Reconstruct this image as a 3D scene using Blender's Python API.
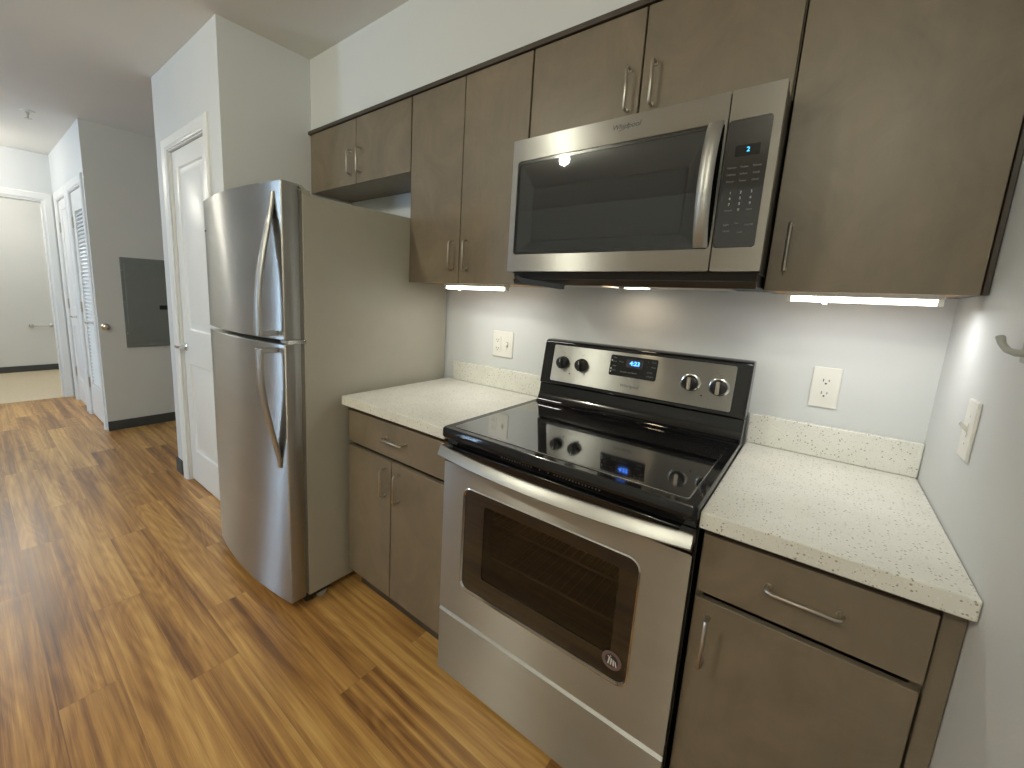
import bpy, bmesh, math, random
from mathutils import Vector, Matrix
random.seed(7)
for o in list(bpy.data.objects): bpy.data.objects.remove(o)
scn = bpy.context.scene
COL = scn.collection

# ------------------------------------------------------------------ camera
def camera():
    yaw, pitch, roll, f = 0.6892, -0.1670, 0.0472, 422.23
    fwd = Vector((-math.sin(yaw)*math.cos(pitch), math.cos(yaw)*math.cos(pitch), math.sin(pitch)))
    r = Vector((math.cos(yaw), math.sin(yaw), 0)); u = r.cross(fwd)
    r2 = r*math.cos(roll)+u*math.sin(roll); u2 = -r*math.sin(roll)+u*math.cos(roll)
    cd = bpy.data.cameras.new('camera'); co = bpy.data.objects.new('camera', cd); COL.objects.link(co)
    m = Matrix((r2, u2, -fwd)).transposed().to_4x4(); m.translation = (0.9091, -1.6461, 1.3496)
    co.matrix_world = m
    cd.sensor_fit = 'HORIZONTAL'; cd.sensor_width = 36; cd.lens = f/1024*36
    cd.shift_x = 40.3/1024; cd.shift_y = -17.0/1024; cd.clip_start = 0.02
    scn.camera = co
camera()

# ------------------------------------------------------------------ world, light, exposure
w = bpy.data.worlds.new('world'); scn.world = w; w.use_nodes = True
w.node_tree.nodes['Background'].inputs[0].default_value = (0.62, 0.76, 1.0, 1)
w.node_tree.nodes['Background'].inputs[1].default_value = 1.2
def area(name, loc, size, sizey, power, color, rot=(0, 0, 0), shape='RECTANGLE', spread=180):
    l = bpy.data.lights.new(name, 'AREA'); l.shape = shape; l.size = size
    if shape in ('RECTANGLE', 'ELLIPSE'): l.size_y = sizey
    l.energy = power; l.color = color; l.spread = math.radians(spread)
    o = bpy.data.objects.new(name, l); COL.objects.link(o); o.location = loc; o.rotation_euler = rot
    return o
R90 = math.pi/2
area('daylight', (-3.85, -4.75, 1.45), 0.8, 1.6, 74, (0.52, 0.73, 1.0), (R90, 0, 0))          # outside the window
def bulb(name, loc, radius, power, color):
    l = bpy.data.lights.new(name, 'POINT'); l.shadow_soft_size = radius; l.energy = power; l.color = color
    o = bpy.data.objects.new(name, l); COL.objects.link(o); o.location = loc
bulb('kitchen_lamp_and_fill', (-0.95, -2.5, 2.50), .04, 37, (0.985, 0.965, 0.79))
bulb('kitchen_lamp_and_fill', (0.90, -2.9, 2.48), .06, 31, (0.985, 0.965, 0.79))  # guessed fill light, added to warm the fridge side and pantry side wall
bulb('hall_lamp_light', (-5.1, -1.75, 2.42), .07, 15, (1.0, 0.95, 0.84))
bulb('bath_lamp_light', (-6.6, -1.5, 2.42), .07, 31, (1.0, 0.96, 0.86))
area('under_cabinet_light', (-0.245, -0.235, 1.372), 0.30, 0.018, 1.1, (0.98, 0.98, 0.93), (0, 0, 0))
area('under_cabinet_light', (0.962, -0.235, 1.372), 0.28, 0.018, .95, (0.98, 0.97, 0.95), (0, 0, 0))
area('cooktop_light', (0.38, -0.12, 1.402), 0.06, 0.04, 0.5, (1.0, 0.72, 0.42), (0, 0, 0))
vs = scn.view_settings
vs.view_transform = 'Standard'; vs.look = 'None'; vs.exposure = 0.0; vs.gamma = 1; vs.use_curve_mapping = False

# ------------------------------------------------------------------ materials
class NT:
    def __init__(s, name):
        s.m = bpy.data.materials.new(name); s.m.use_nodes = True; s.t = s.m.node_tree
        s.b = s.t.nodes['Principled BSDF']; s.out = s.t.nodes['Material Output']
    def n(s, typ, **kw):
        x = s.t.nodes.new(typ)
        for k, v in kw.items():
            if k.startswith('i_'):
                x.inputs[int(k[2:])].default_value = v
            else: setattr(x, k, v)
        return x
    def l(s, a, b): s.t.links.new(a, b)
    def math(s, op, a, b=None, c=None):
        x = s.n('ShaderNodeMath', operation=op)
        for i, v in enumerate((a, b, c)):
            if v is None: continue
            if isinstance(v, (int, float)): x.inputs[i].default_value = v
            else: s.l(v, x.inputs[i])
        return x.outputs[0]
    def comb(s, a, b, c=0.0):
        x = s.n('ShaderNodeCombineXYZ')
        for i, v in enumerate((a, b, c)):
            if isinstance(v, (int, float)): x.inputs[i].default_value = v
            else: s.l(v, x.inputs[i])
        return x.outputs[0]
    def ramp(s, fac, stops, interp='LINEAR'):
        x = s.n('ShaderNodeValToRGB'); cr = x.color_ramp; cr.interpolation = interp
        while len(cr.elements) < len(stops): cr.elements.new(1.0)
        for e, (p, c) in zip(cr.elements, stops):
            e.position = p; e.color = (*c, 1) if len(c) == 3 else c
        s.l(fac, x.inputs[0]); return x.outputs[0]
    def mix(s, fac, a, b, bt='MIX'):
        x = s.n('ShaderNodeMix', data_type='RGBA', blend_type=bt)
        for i, v in ((0, fac), (6, a), (7, b)):
            if isinstance(v, (int, float)): x.inputs[i].default_value = v
            elif isinstance(v, tuple): x.inputs[i].default_value = (*v, 1)
            else: s.l(v, x.inputs[i])
        return x.outputs[2]
    def pos(s): return s.n('ShaderNodeNewGeometry').outputs['Position']
    def noise(s, vec, scale, detail=3, rough=.5, dist=0):
        x = s.n('ShaderNodeTexNoise'); s.l(vec, x.inputs['Vector'])
        x.inputs['Scale'].default_value = scale; x.inputs['Detail'].default_value = detail
        x.inputs['Roughness'].default_value = rough; x.inputs['Distortion'].default_value = dist
        return x.outputs['Fac']
    def mapped(s, sx, sy, sz):
        x = s.n('ShaderNodeMapping'); s.l(s.pos(), x.inputs['Vector']); x.inputs['Scale'].default_value = (sx, sy, sz)
        return x.outputs[0]
    def bump(s, h, strength, dist=.01):
        x = s.n('ShaderNodeBump'); x.inputs['Strength'].default_value = strength; x.inputs['Distance'].default_value = dist
        s.l(h, x.inputs['Height']); s.l(x.outputs[0], s.b.inputs['Normal'])
    def set(s, **kw):
        for k, v in kw.items():
            i = s.b.inputs[{'color': 'Base Color', 'rough': 'Roughness', 'metal': 'Metallic', 'spec': 'Specular IOR Level',
                            'coat': 'Coat Weight', 'coatr': 'Coat Roughness', 'aniso': 'Anisotropic', 'em': 'Emission Color',
                            'ems': 'Emission Strength', 'sheen': 'Sheen Weight'}[k]]
            if isinstance(v, tuple): v = (*v, 1)
            i.default_value = v
        return s

def plain(name, color, rough=.5, metal=0, var=.06, vscale=14, spec=.5, coat=0):
    t = NT(name); t.set(rough=rough, metal=metal, spec=spec, coat=coat, coatr=.08)
    n = t.noise(t.pos(), vscale, 3)
    a = tuple(c*(1-var) for c in color); b = tuple(min(1, c*(1+var)) for c in color)
    t.l(t.ramp(n, [(.3, a), (.7, b)]), t.b.inputs['Base Color'])
    return t.m

def paint(name, color, bump=.10, rough=.55):
    t = NT(name); t.set(rough=rough, spec=.35)
    n = t.noise(t.pos(), 1.3, 3)
    t.l(t.ramp(n, [(.3, tuple(c*.975 for c in color)), (.7, tuple(min(1, c*1.02) for c in color))]), t.b.inputs['Base Color'])
    t.bump(t.noise(t.pos(), 220, 2), bump, .002)
    return t.m

def steel(name, color, rough=.26, axis='x', aniso=1.0, rot=.25):
    """brushed stainless: fine lines along an axis"""
    t = NT(name); t.set(metal=1.0, rough=rough, aniso=aniso)
    n = t.noise(t.mapped(1.5, 1.5, 9), 1.0, 2)
    t.l(t.ramp(n, [(.3, tuple(c*.97 for c in color)), (.7, tuple(c*1.03 for c in color))]), t.b.inputs['Base Color'])
    cr = t.n('ShaderNodeVectorMath', operation='CROSS_PRODUCT'); ad = t.n('ShaderNodeNewGeometry')   # horizontal tangent on upright sheets
    t.l(ad.outputs['Normal'], cr.inputs[0]); cr.inputs[1].default_value = (0.0, 0.03, 1.0)
    t.l(cr.outputs[0], t.b.inputs['Tangent'])
    t.b.inputs['Anisotropic Rotation'].default_value = rot
    return t.m

def thin_glass(name, tint, refl=1.0):
    t = NT(name)
    tr = t.n('ShaderNodeBsdfTransparent'); tr.inputs[0].default_value = (*tint, 1)
    gl = t.n('ShaderNodeBsdfGlossy'); gl.inputs['Roughness'].default_value = .02; gl.inputs[0].default_value = (.95, .96, .97, 1)
    fr = t.n('ShaderNodeFresnel'); fr.inputs[0].default_value = 1.55
    mx = t.n('ShaderNodeMixShader'); t.l(t.math('MULTIPLY', fr.outputs[0], refl), mx.inputs[0])
    t.l(tr.outputs[0], mx.inputs[1]); t.l(gl.outputs[0], mx.inputs[2]); t.l(mx.outputs[0], t.out.inputs[0])
    return t.m

def glow(name, color, strength):
    t = NT(name); t.set(color=color, em=color, ems=strength, rough=.4); return t.m

def wood_floor():
    t = NT('plank floor'); t.set(spec=.8)
    sp = t.n('ShaderNodeSeparateXYZ'); t.l(t.pos(), sp.inputs[0]); X, Y = sp.outputs[0], sp.outputs[1]
    PW, PL = .155, 1.22
    ry = t.math('DIVIDE', t.math('ADD', Y, .80), PW)
    row = t.math('FLOOR', ry)
    rnd = random.Random(5); offs = [rnd.random() for _ in range(32)]
    for r, o in ((-2, .906), (-3, .589), (-4, .0), (-5, .77)): offs[r+24] = o/PL
    off = t.ramp(t.math('DIVIDE', t.math('ADD', row, 24.5), 32.0), [(i/32, (v, v, v)) for i, v in enumerate(offs)][:32], 'CONSTANT')
    cx = t.math('ADD', t.math('DIVIDE', X, PL), off); col = t.math('FLOOR', cx)
    wn = t.n('ShaderNodeTexWhiteNoise', noise_dimensions='2D'); t.l(t.comb(row, col), wn.inputs['Vector'])
    idv = wn.outputs['Value']; ic = t.n('ShaderNodeSeparateColor'); t.l(wn.outputs['Color'], ic.inputs[0])
    r1, r2, r3 = ic.outputs[0], ic.outputs[1], ic.outputs[2]
    gx = t.math('MULTIPLY_ADD', r1, 37.0, X); gz = t.math('MULTIPLY', r2, 19.0)
    # cathedral figure: contour bands of a stretched noise
    v1 = t.comb(t.math('MULTIPLY', gx, 1.1), t.math('MULTIPLY', Y, 6.5), gz)
    n1 = t.noise(v1, 1.0, 1, .4, .5)
    bands = t.math('MULTIPLY_ADD', t.math('SINE', t.math('MULTIPLY', n1, 75.0)), .5, .5)
    v2 = t.comb(t.math('MULTIPLY', gx, 0.9), t.math('MULTIPLY', Y, 52.0), gz)
    n2 = t.noise(v2, 1.0, 5, .65, .5)
    v3 = t.comb(t.math('MULTIPLY', gx, 14.0), t.math('MULTIPLY', Y, 420.0), gz)
    n3 = t.noise(v3, 1.0, 2, .6)
    v4 = t.comb(t.math('MULTIPLY', gx, 0.8), t.math('MULTIPLY', Y, 11.0), gz)
    n4 = t.noise(v4, 1.3, 3, .5, .5)
    f = t.math('ADD', t.math('MULTIPLY', bands, .055), t.math('MULTIPLY', n2, .62))
    f = t.math('ADD', f, t.math('MULTIPLY', n3, .16)); f = t.math('ADD', f, t.math('MULTIPLY', n4, .66))
    f = t.math('ADD', f, t.math('MULTIPLY_ADD', idv, .20, -.355))
    c = t.ramp(f, [(.20, (.105, .042, .012)), (.34, (.23, .100, .029)), (.46, (.38, .188, .054)), (.58, (.54, .295, .090)), (.74, (.72, .46, .16))])
    fy = t.math('FRACT', ry); fx = t.math('FRACT', cx)
    ey = t.math('MULTIPLY', t.math('MINIMUM', fy, t.math('SUBTRACT', 1.0, fy)), PW)
    ex = t.math('MULTIPLY', t.math('MINIMUM', fx, t.math('SUBTRACT', 1.0, fx)), PL)
    seam = t.math('LESS_THAN', t.math('MINIMUM', ex, ey), .0009)
    c = t.mix(t.math('MULTIPLY', seam, .3), c, (.03, .015, .008))
    t.l(c, t.b.inputs['Base Color'])
    t.l(t.math('MULTIPLY_ADD', n2, .14, .27), t.b.inputs['Roughness'])
    t.bump(t.math('ADD', n3, t.math('MULTIPLY', seam, -2.0)), .16, .001)
    return t.m

def cabinet_wood(name='cabinet laminate', base=(.197, .158, .111)):
    t = NT(name); t.set(rough=.40, spec=.45)
    n = t.noise(t.mapped(5.5, 5.5, 4.2), 1.0, 5, .62, .8)
    n2 = t.noise(t.mapped(45, 45, 3), 1.0, 3, .6)
    f = t.math('ADD', t.math('MULTIPLY', n, .86), t.math('MULTIPLY', n2, .14))
    t.l(t.ramp(f, [(.32, tuple(c*.82 for c in base)), (.5, base), (.70, tuple(c*1.2 for c in base))]), t.b.inputs['Base Color'])
    t.l(t.math('MULTIPLY_ADD', n2, .15, .32), t.b.inputs['Roughness'])
    return t.m

def quartz():
    t = NT('speckled quartz'); t.set(rough=.22, spec=.5)
    c = t.ramp(t.noise(t.pos(), 9, 4), [(.3, (.74, .735, .67)), (.7, (.82, .815, .755))])
    for sc, rad, gate, colr in ((110, .22, .50, (.30, .25, .20)), (210, .22, .45, (.45, .40, .34)), (80, .13, .5, (.30, .27, .24)), (150, .30, .35, (.86, .85, .80))):
        v = t.n('ShaderNodeTexVoronoi'); t.l(t.pos(), v.inputs['Vector']); v.inputs['Scale'].default_value = sc
        s = t.n('ShaderNodeSeparateColor'); t.l(v.outputs['Color'], s.inputs[0])
        m = t.math('MULTIPLY', t.math('LESS_THAN', v.outputs['Distance'], rad), t.math('LESS_THAN', s.outputs[0], gate))
        c = t.mix(t.math('MULTIPLY', m, .8), c, colr)
    t.l(c, t.b.inputs['Base Color'])
    return t.m

M = dict(
    floor=wood_floor(), cab=cabinet_wood(), quartz=quartz(),
    cabdark=cabinet_wood('dark cabinet edge', (.065, .052, .040)),
    wall=paint('wall paint', (.67, .69, .695)), ceiling=paint('ceiling paint', (.80, .79, .75), .35, .8),
    white=paint('white trim enamel', (.82, .83, .82), .02, .32),
    base=plain('charcoal rubber baseboard', (.055, .058, .058), .55),
    bathfloor=plain('beige bathroom vinyl', (.62, .53, .38), .45, var=.05, vscale=30),
    steel=steel('brushed stainless', (.48, .482, .465), .38),
    steelv=steel('brushed stainless door', (.49, .485, .46), .34),
    handle=steel('satin steel handle', (.46, .455, .435), .40, aniso=.3),
    chrome=plain('chrome', (.75, .74, .72), .12, 1),
    nickel=plain('brushed nickel', (.62, .58, .52), .28, 1),
    grey=plain('taupe enamel fridge side', (.42, .40, .335), .36, spec=.45, var=.02),
    black=plain('gloss black enamel', (.008, .008, .009), .08),
    satin=plain('satin black plastic', (.012, .012, .012), .35),
    cooktop=plain('black ceramic glass', (.006, .006, .007), .035, var=.0, coat=1),
    gasket=plain('dark grey gasket', (.17, .16, .135), .5), darkchrome=plain('dark polished metal', (.10, .10, .10), .35, 1),
    dark=plain('near black gap', (.01, .01, .01), .7),
    glass=thin_glass('tinted oven glass', (.26, .25, .22)),
    mwglass=thin_glass('tinted microwave glass', (.70, .71, .72), 1.25),
    wglass=thin_glass('window glass', (.97, .98, .98), .6),
    mwinner=plain('microwave inner frame', (.07, .072, .072), .45),
    mwscreen=plain('microwave perforated screen', (.028, .030, .032), .5),
    ovenin=plain('oven cavity enamel', (.15, .115, .04), .45, vscale=60),
    rack=plain('oven rack wire', (.30, .26, .17), .35, 1),
    birch=plain('raw plywood underside', (.60, .36, .17), .6, var=.12, vscale=22),
    plastic=plain('white plastic plate', (.80, .79, .74), .32, var=.01),
    slot=plain('dark slot', (.03, .03, .03), .6),
    panel=plain('grey panel enamel', (.185, .205, .20), .42, var=.03),
    hook=plain('grey painted hook', (.40, .41, .38), .4),
    tube=glow('lit tube', (1.0, .96, .90), 7), lampglow=glow('lit lamp glass', (1.0, .88, .70), 9),
    blue=glow('blue clock digits', (.05, .22, 1.0), 5), cyan=glow('cyan clock digit', (.05, .50, .95), 2.2),
    ink=plain('dark printed ink', (.10, .10, .11), .5), greyink=plain('grey printed ink', (.20, .21, .21), .5),
    paleink=plain('pale printed ink', (.62, .62, .60), .5), red=plain('sticker red', (.22, .12, .11), .5),
    outside=plain('far outdoor ground', (.30, .34, .28), .9),
)

# ------------------------------------------------------------------ mesh helpers (world coordinates throughout)
def box(bm, x0, x1, y0, y1, z0, z1):
    v = [bm.verts.new((x, y, z)) for x in (x0, x1) for y in (y0, y1) for z in (z0, z1)]
    for f in ((0, 1, 3, 2), (4, 6, 7, 5), (0, 4, 5, 1), (2, 3, 7, 6), (0, 2, 6, 4), (1, 5, 7, 3)):
        bm.faces.new([v[i] for i in f])
def prism(bm, pts, a0, a1, axis):
    """extrude a 2D outline along an axis. x: pts=(y,z); y: pts=(x,z); z: pts=(x,y)"""
    def P(p, a): return {'x': (a, p[0], p[1]), 'y': (p[0], a, p[1]), 'z': (p[0], p[1], a)}[axis]
    A = [bm.verts.new(P(p, a0)) for p in pts]; B = [bm.verts.new(P(p, a1)) for p in pts]
    n = len(pts)
    bm.faces.new(A); bm.faces.new(B[::-1])
    for i in range(n): bm.faces.new((A[i], B[i], B[(i+1) % n], A[(i+1) % n]))
def rrect(x0, x1, z0, z1, r, n=6):
    p = []
    for cx, cz, a in ((x1-r, z1-r, 0), (x0+r, z1-r, 90), (x0+r, z0+r, 180), (x1-r, z0+r, 270)):
        for i in range(n+1):
            t = math.radians(a+90*i/n); p.append((cx+r*math.cos(t), cz+r*math.sin(t)))
    return p
def loft(bm, loops, close=True, cap0=False, cap1=False):
    L = [[bm.verts.new(p) for p in lp] for lp in loops]
    n = len(L[0])
    for a, b in zip(L, L[1:]):
        for i in range(n if close else n-1): bm.faces.new((a[i], a[(i+1) % n], b[(i+1) % n], b[i]))
    if cap0: bm.faces.new(L[0][::-1])
    if cap1: bm.faces.new(L[-1])
def tube(bm, pts, r, n=10, caps=True, rs=None):
    pts = [Vector(p) for p in pts]; loops = []
    up = None
    for i, p in enumerate(pts):
        d = (pts[min(i+1, len(pts)-1)]-pts[max(i-1, 0)]).normalized()
        if up is None:
            up = Vector((0, 0, 1)) if abs(d.z) < .9 else Vector((1, 0, 0))
        s = d.cross(up).normalized(); up = s.cross(d).normalized()
        rr = rs[i] if rs else r
        loops.append([p+(s*math.cos(2*math.pi*k/n)+up*math.sin(2*math.pi*k/n))*rr for k in range(n)])
    loft(bm, loops, True, caps, caps)
def disc(bm, c, prof, axis='y', n=24):
    """lathe: prof=(radius, offset along axis)"""
    loops = []
    for r, a in prof:
        lp = []
        for k in range(n):
            t = 2*math.pi*k/n; u, v = max(r, 1e-5)*math.cos(t), max(r, 1e-5)*math.sin(t)
            lp.append({'y': (c[0]+u, c[1]+a, c[2]+v), 'z': (c[0]+u, c[1]+v, c[2]+a), 'x': (c[0]+a, c[1]+u, c[2]+v)}[axis])
        loops.append(lp)
    loft(bm, loops, True, True, True)
def ring_y(bm, outer, inner, y0, y1):
    """frame between two outlines in the xz plane, from y0 to y1"""
    loft(bm, [[(p[0], y0, p[1]) for p in outer], [(p[0], y0, p[1]) for p in inner],
              [(p[0], y1, p[1]) for p in inner], [(p[0], y1, p[1]) for p in outer], [(p[0], y0, p[1]) for p in outer]])
def thing(name, label, cat, loc, group=None, kind=None):
    o = bpy.data.objects.new(name, None); o.empty_display_size = .05; COL.objects.link(o); o.location = loc
    tag(o, label, cat, group, kind); return o
def tag(o, label=None, cat=None, group=None, kind=None):
    if label: o['label'] = label
    if cat: o['category'] = cat
    if group: o['group'] = group
    if kind: o['kind'] = kind
    return o
def worldloc(o):
    v = Vector((0, 0, 0))
    while o: v += o.location; o = o.parent
    return v
def obj(name, bm, m, parent=None, bevel=0, smooth=False, label=None, origin=None):
    base = worldloc(parent) if parent else Vector((0, 0, 0))
    if origin is None and not parent:
        origin = Vector((0, 0, 0))
    o0 = Vector(origin) if origin is not None else base
    bmesh.ops.recalc_face_normals(bm, faces=bm.faces)
    bmesh.ops.translate(bm, verts=bm.verts, vec=-o0)
    me = bpy.data.meshes.new(name); bm.to_mesh(me); bm.free()
    me.materials.append(M[m] if isinstance(m, str) else m)
    o = bpy.data.objects.new(name, me); COL.objects.link(o)
    o.location = o0-base
    if parent: o.parent = parent
    if bevel:
        b = o.modifiers.new('bevel', 'BEVEL'); b.width = bevel; b.segments = 2; b.limit_method = 'ANGLE'; b.angle_limit = math.radians(40)
    if smooth or bevel:
        for p in me.polygons: p.use_smooth = True
        if not bevel or True:
            import bpy as _b
            me.set_sharp_from_angle(angle=math.radians(35))
    if label: o['label'] = label
    return o
def bx(name, m, parent, *a, bevel=.0015, label=None):
    bm = bmesh.new(); box(bm, *a); return obj(name, bm, m, parent, bevel, label=label)
def structure(name, bm, m, label, cat, bevel=0):
    o = obj(name, bm, m, None, bevel); return tag(o, label, cat, kind='structure')
def text(name, s, size, loc, m, parent, rot=(R90, 0, 0), depth=.0004, shear=0, bold=0, align='CENTER'):
    c = bpy.data.curves.new(name, 'FONT'); c.body = s; c.size = size; c.align_x = align; c.align_y = 'CENTER'; c.extrude = depth; c.shear = shear; c.offset = bold
    t = bpy.data.objects.new('tmp', c); COL.objects.link(t)
    dg = bpy.context.evaluated_depsgraph_get(); me = bpy.data.meshes.new_from_object(t.evaluated_get(dg))
    bpy.data.objects.remove(t)
    me.materials.clear(); me.materials.append(M[m])
    o = bpy.data.objects.new(name, me); COL.objects.link(o); o.parent = parent
    o.location = Vector(loc)-worldloc(parent); o.rotation_euler = rot
    return o

# ------------------------------------------------------------------ setting
RX = 1.162; CH = 2.60
def slab(name, m, label, cat, *a, bevel=0):
    bm = bmesh.new(); box(bm, *a); return structure(name, bm, m, label, cat, bevel)
slab('floor', 'floor', 'walnut-toned plank floor running from the kitchen to the hall', 'floor', -5.60, 1.30, -4.65, 2.2, -.08, 0)
slab('floor_bathroom', 'bathfloor', 'beige vinyl floor of the room beyond the cased opening', 'floor', -7.75, -5.60, -3.0, -.2, -.08, .002)
slab('ceiling', 'ceiling', 'pale textured ceiling over kitchen and hall', 'ceiling', -7.75, 1.30, -4.65, 2.2, CH, CH+.1)
slab('wall_back', 'wall', 'grey painted wall behind the range and the counters', 'wall', -1.55, 1.30, 0, .12, 0, CH)
slab('wall_right', 'wall', 'grey painted side wall at the right end of the counter', 'wall', RX, RX+.12, -4.6, 0, 0, CH)
slab('wall_pantry_side', 'wall', 'tall wall beside the refrigerator facing the kitchen', 'wall', -1.61, -1.495, -.745, .12, 0, CH)
slab('wall_pantry_left', 'wall', 'left side of the pantry block, facing the passage', 'wall', -2.54, -2.44, -.745, 2.1, 0, CH)
# pantry front wall with its door opening
PX0, PX1, PTOP = -2.335, -1.70, 2.15
bm = bmesh.new(); box(bm, -2.539, PX0, -.7455, -.61, 0, CH-.001); box(bm, PX1, -1.496, -.7455, -.61, 0, CH-.001); box(bm, PX0, PX1, -.7455, -.61, PTOP, CH-.001)
structure('wall_pantry_front', bm, 'wall', 'bluish grey wall around the white panel door', 'wall')
slab('wall_hall_side', 'wall', 'grey wall holding the electrical panel', 'wall', -4.01, -3.89, -.905, 2.1, 0, CH)
slab('wall_passage_end', 'wall', 'end wall of the passage behind the pantry', 'wall', -3.89, -2.54, 2.0, 2.1, 0, CH)
# wall with the two closet doors
D1 = (-5.36, -4.80); D2 = (-4.62, -4.00); DT = 2.13
bm = bmesh.new()
for a, b in ((-5.72, D1[0]), (D1[1], D2[0]), (D2[1], -3.891)): box(bm, a, b, -.906, -.80, 0, CH-.001)
for a, b in (D1, D2): box(bm, a, b, -.906, -.80, DT, CH-.001)
structure('wall_hall_closets', bm, 'wall', 'white hall wall with the two closet doors', 'wall')
# far wall with cased opening
OY0, OY1, OT = -2.00, -.985, 2.13
bm = bmesh.new(); box(bm, -5.72, -5.60, OY1, -.905, 0, CH-.002); box(bm, -5.72, -5.60, -4.6, OY0, 0, CH-.002); box(bm, -5.72, -5.60, OY0, OY1, OT, CH-.002)
structure('wall_hall_end', bm, 'wall', 'pale end wall of the hall around the cased opening', 'wall')
slab('wall_bathroom_far', 'wall', 'bright wall with the towel bar, seen through the opening', 'wall', -7.75, -7.65, -3.0, -.2, 0, CH)
slab('wall_bathroom_right', 'wall', 'right wall of the room beyond the opening', 'wall', -7.65, -5.72, -.3, -.2, 0, CH)
slab('wall_bathroom_left', 'wall', 'left wall of the room beyond the opening', 'wall', -7.65, -5.72, -3.0, -2.9, 0, CH)
# front wall (behind the camera) with a window
WX0, WX1, WZ0, WZ1 = -4.28, -3.42, .62, 2.25
bm = bmesh.new()
box(bm, -5.6, WX0, -4.65, -4.55, 0, CH); box(bm, WX1, RX, -4.65, -4.55, 0, CH); box(bm, WX0, WX1, -4.65, -4.55, 0, WZ0); box(bm, WX0, WX1, -4.65, -4.55, WZ1, CH)
structure('wall_front', bm, 'wall', 'living room wall with the window', 'wall')
win = thing('window_1', 'white framed daylight window of the living room', 'window', ((WX0+WX1)/2, -4.6, WZ0), kind='structure')
bm = bmesh.new()
for a, b in ((WX0, WX0+.05), (-3.87, -3.83), (WX1-.05, WX1)): box(bm, a, b, -4.63, -4.57, WZ0+.05, WZ1-.05)
box(bm, WX0, WX1, -4.63, -4.57, WZ0, WZ0+.05); box(bm, WX0, WX1, -4.63, -4.57, WZ1-.05, WZ1)
obj('window_frame', bm, 'white', win)
bx('pane', 'wglass', win, WX0+.05, WX1-.05, -4.602, -4.598, WZ0+.05, WZ1-.05, bevel=0)
# soffit over the wall cabinets
UZ = 2.205
slab('wall_soffit', 'wall', 'painted soffit above the wall cabinets', 'wall', -1.495, RX, -.268, 0, UZ+.018, CH)
slab('trim_1', 'cabdark', 'dark brown trim strip between soffit and cabinets', 'trim', -1.494, RX, -.288, -.002, UZ+.001, UZ+.018)
# baseboards
slab('baseboard_panel_wall', 'base', 'charcoal rubber baseboard under the electrical panel', 'baseboard', -3.89, -3.878, -.905, 2.0, 0, .085)
slab('baseboard_pantry', 'base', 'charcoal baseboard at the left corner of the pantry', 'baseboard', -2.552, -2.43, -.757, -.7455, 0, .10)
slab('baseboard_pantry_left', 'base', 'charcoal baseboard along the pantry side in the passage', 'baseboard', -2.552, -2.54, -.7455, 2.0, 0, .10)
slab('baseboard_bathroom', 'base', 'charcoal baseboard of the room beyond the opening', 'baseboard', -7.65, -7.635, -2.9, -.3, 0.002, .085)
slab('baseboard_right', 'base', 'charcoal baseboard along the right wall', 'baseboard', RX-.012, RX, -4.55, -.70, 0, .10)

# ------------------------------------------------------------------ doors
def panel_leaf(bm, x0, x1, yf, z0, z1, panels, th=.035, louver=None):
    """door leaf facing -Y with raised panels sunk in moulded recesses"""
    xs = sorted({x0, x1}); 
    # stiles and rails around the openings
    px0, px1 = panels[0][0], panels[0][1]
    box(bm, x0, px0, yf, yf+th, z0, z1); box(bm, px1, x1, yf, yf+th, z0, z1)
    zs = [z0]+[v for p in panels for v in (p[2], p[3])]+[z1]
    for a, b in zip(zs[0::2], zs[1::2]): box(bm, px0, px1, yf, yf+th, a, b)
    for (a, b, c, d) in panels:
        if louver and (c, d) == louver: continue
        o = rrect(a, b, c, d, .0005, 1); 
        def ins(k): return rrect(a+k, b-k, c+k, d-k, .0005, 1)
        seq = [(0, 0), (.008, .010), (.028, .012), (.055, .003)]
        loft(bm, [[(p[0], yf+dy, p[1]) for p in ins(k)] for k, dy in seq], True, False, True)
def casing(bm, x0, x1, yw, top, wd=.068, th=.018):
    """moulded casing on a wall whose face is y=yw (facing -Y)"""
    prof = [(0, 0), (0, th*.6), (.012, th), (wd-.014, th*.75), (wd-.006, th*.35), (wd, th*.3), (wd, 0)]
    # left, right uprights and head: offset o measured from outside edge inwards
    def loopat(px, pz, ux, uz): return [(px+ux*o, yw-h, pz+uz*o) for o, h in prof]
    loft(bm, [loopat(x0-wd, 0, 1, 0), [(x0-wd+o, yw-h, top+wd-o) for o, h in prof], [(x1+wd-o, yw-h, top+wd-o) for o, h in prof], loopat(x1+wd, 0, -1, 0)], True, True, True)
def lever(parent, x, yf, z, dirn, name='lever_handle'):
    bm = bmesh.new(); disc(bm, (x, yf, z), [(.027, 0), (.027, -.006), (.020, -.011), (.010, -.013), (.010, -.045)], 'y')
    tube(bm, [(x, yf-.040, z), (x+dirn*.02, yf-.050, z+.001), (x+dirn*.07, yf-.050, z-.003), (x+dirn*.115, yf-.046, z+.002)], .008, 10, rs=[.009, .009, .008, .007])
    return obj(name, bm, 'chrome', parent, smooth=True)
def hinge(parent, x, yf, z):
    bm = bmesh.new(); box(bm, x-.018, x+.016, yf-.002, yf, z-.05, z+.05); tube(bm, [(x, yf-.006, z-.05), (x, yf-.006, z+.05)], .006, 8)
    return obj('hinge', bm, 'nickel', parent)

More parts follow.
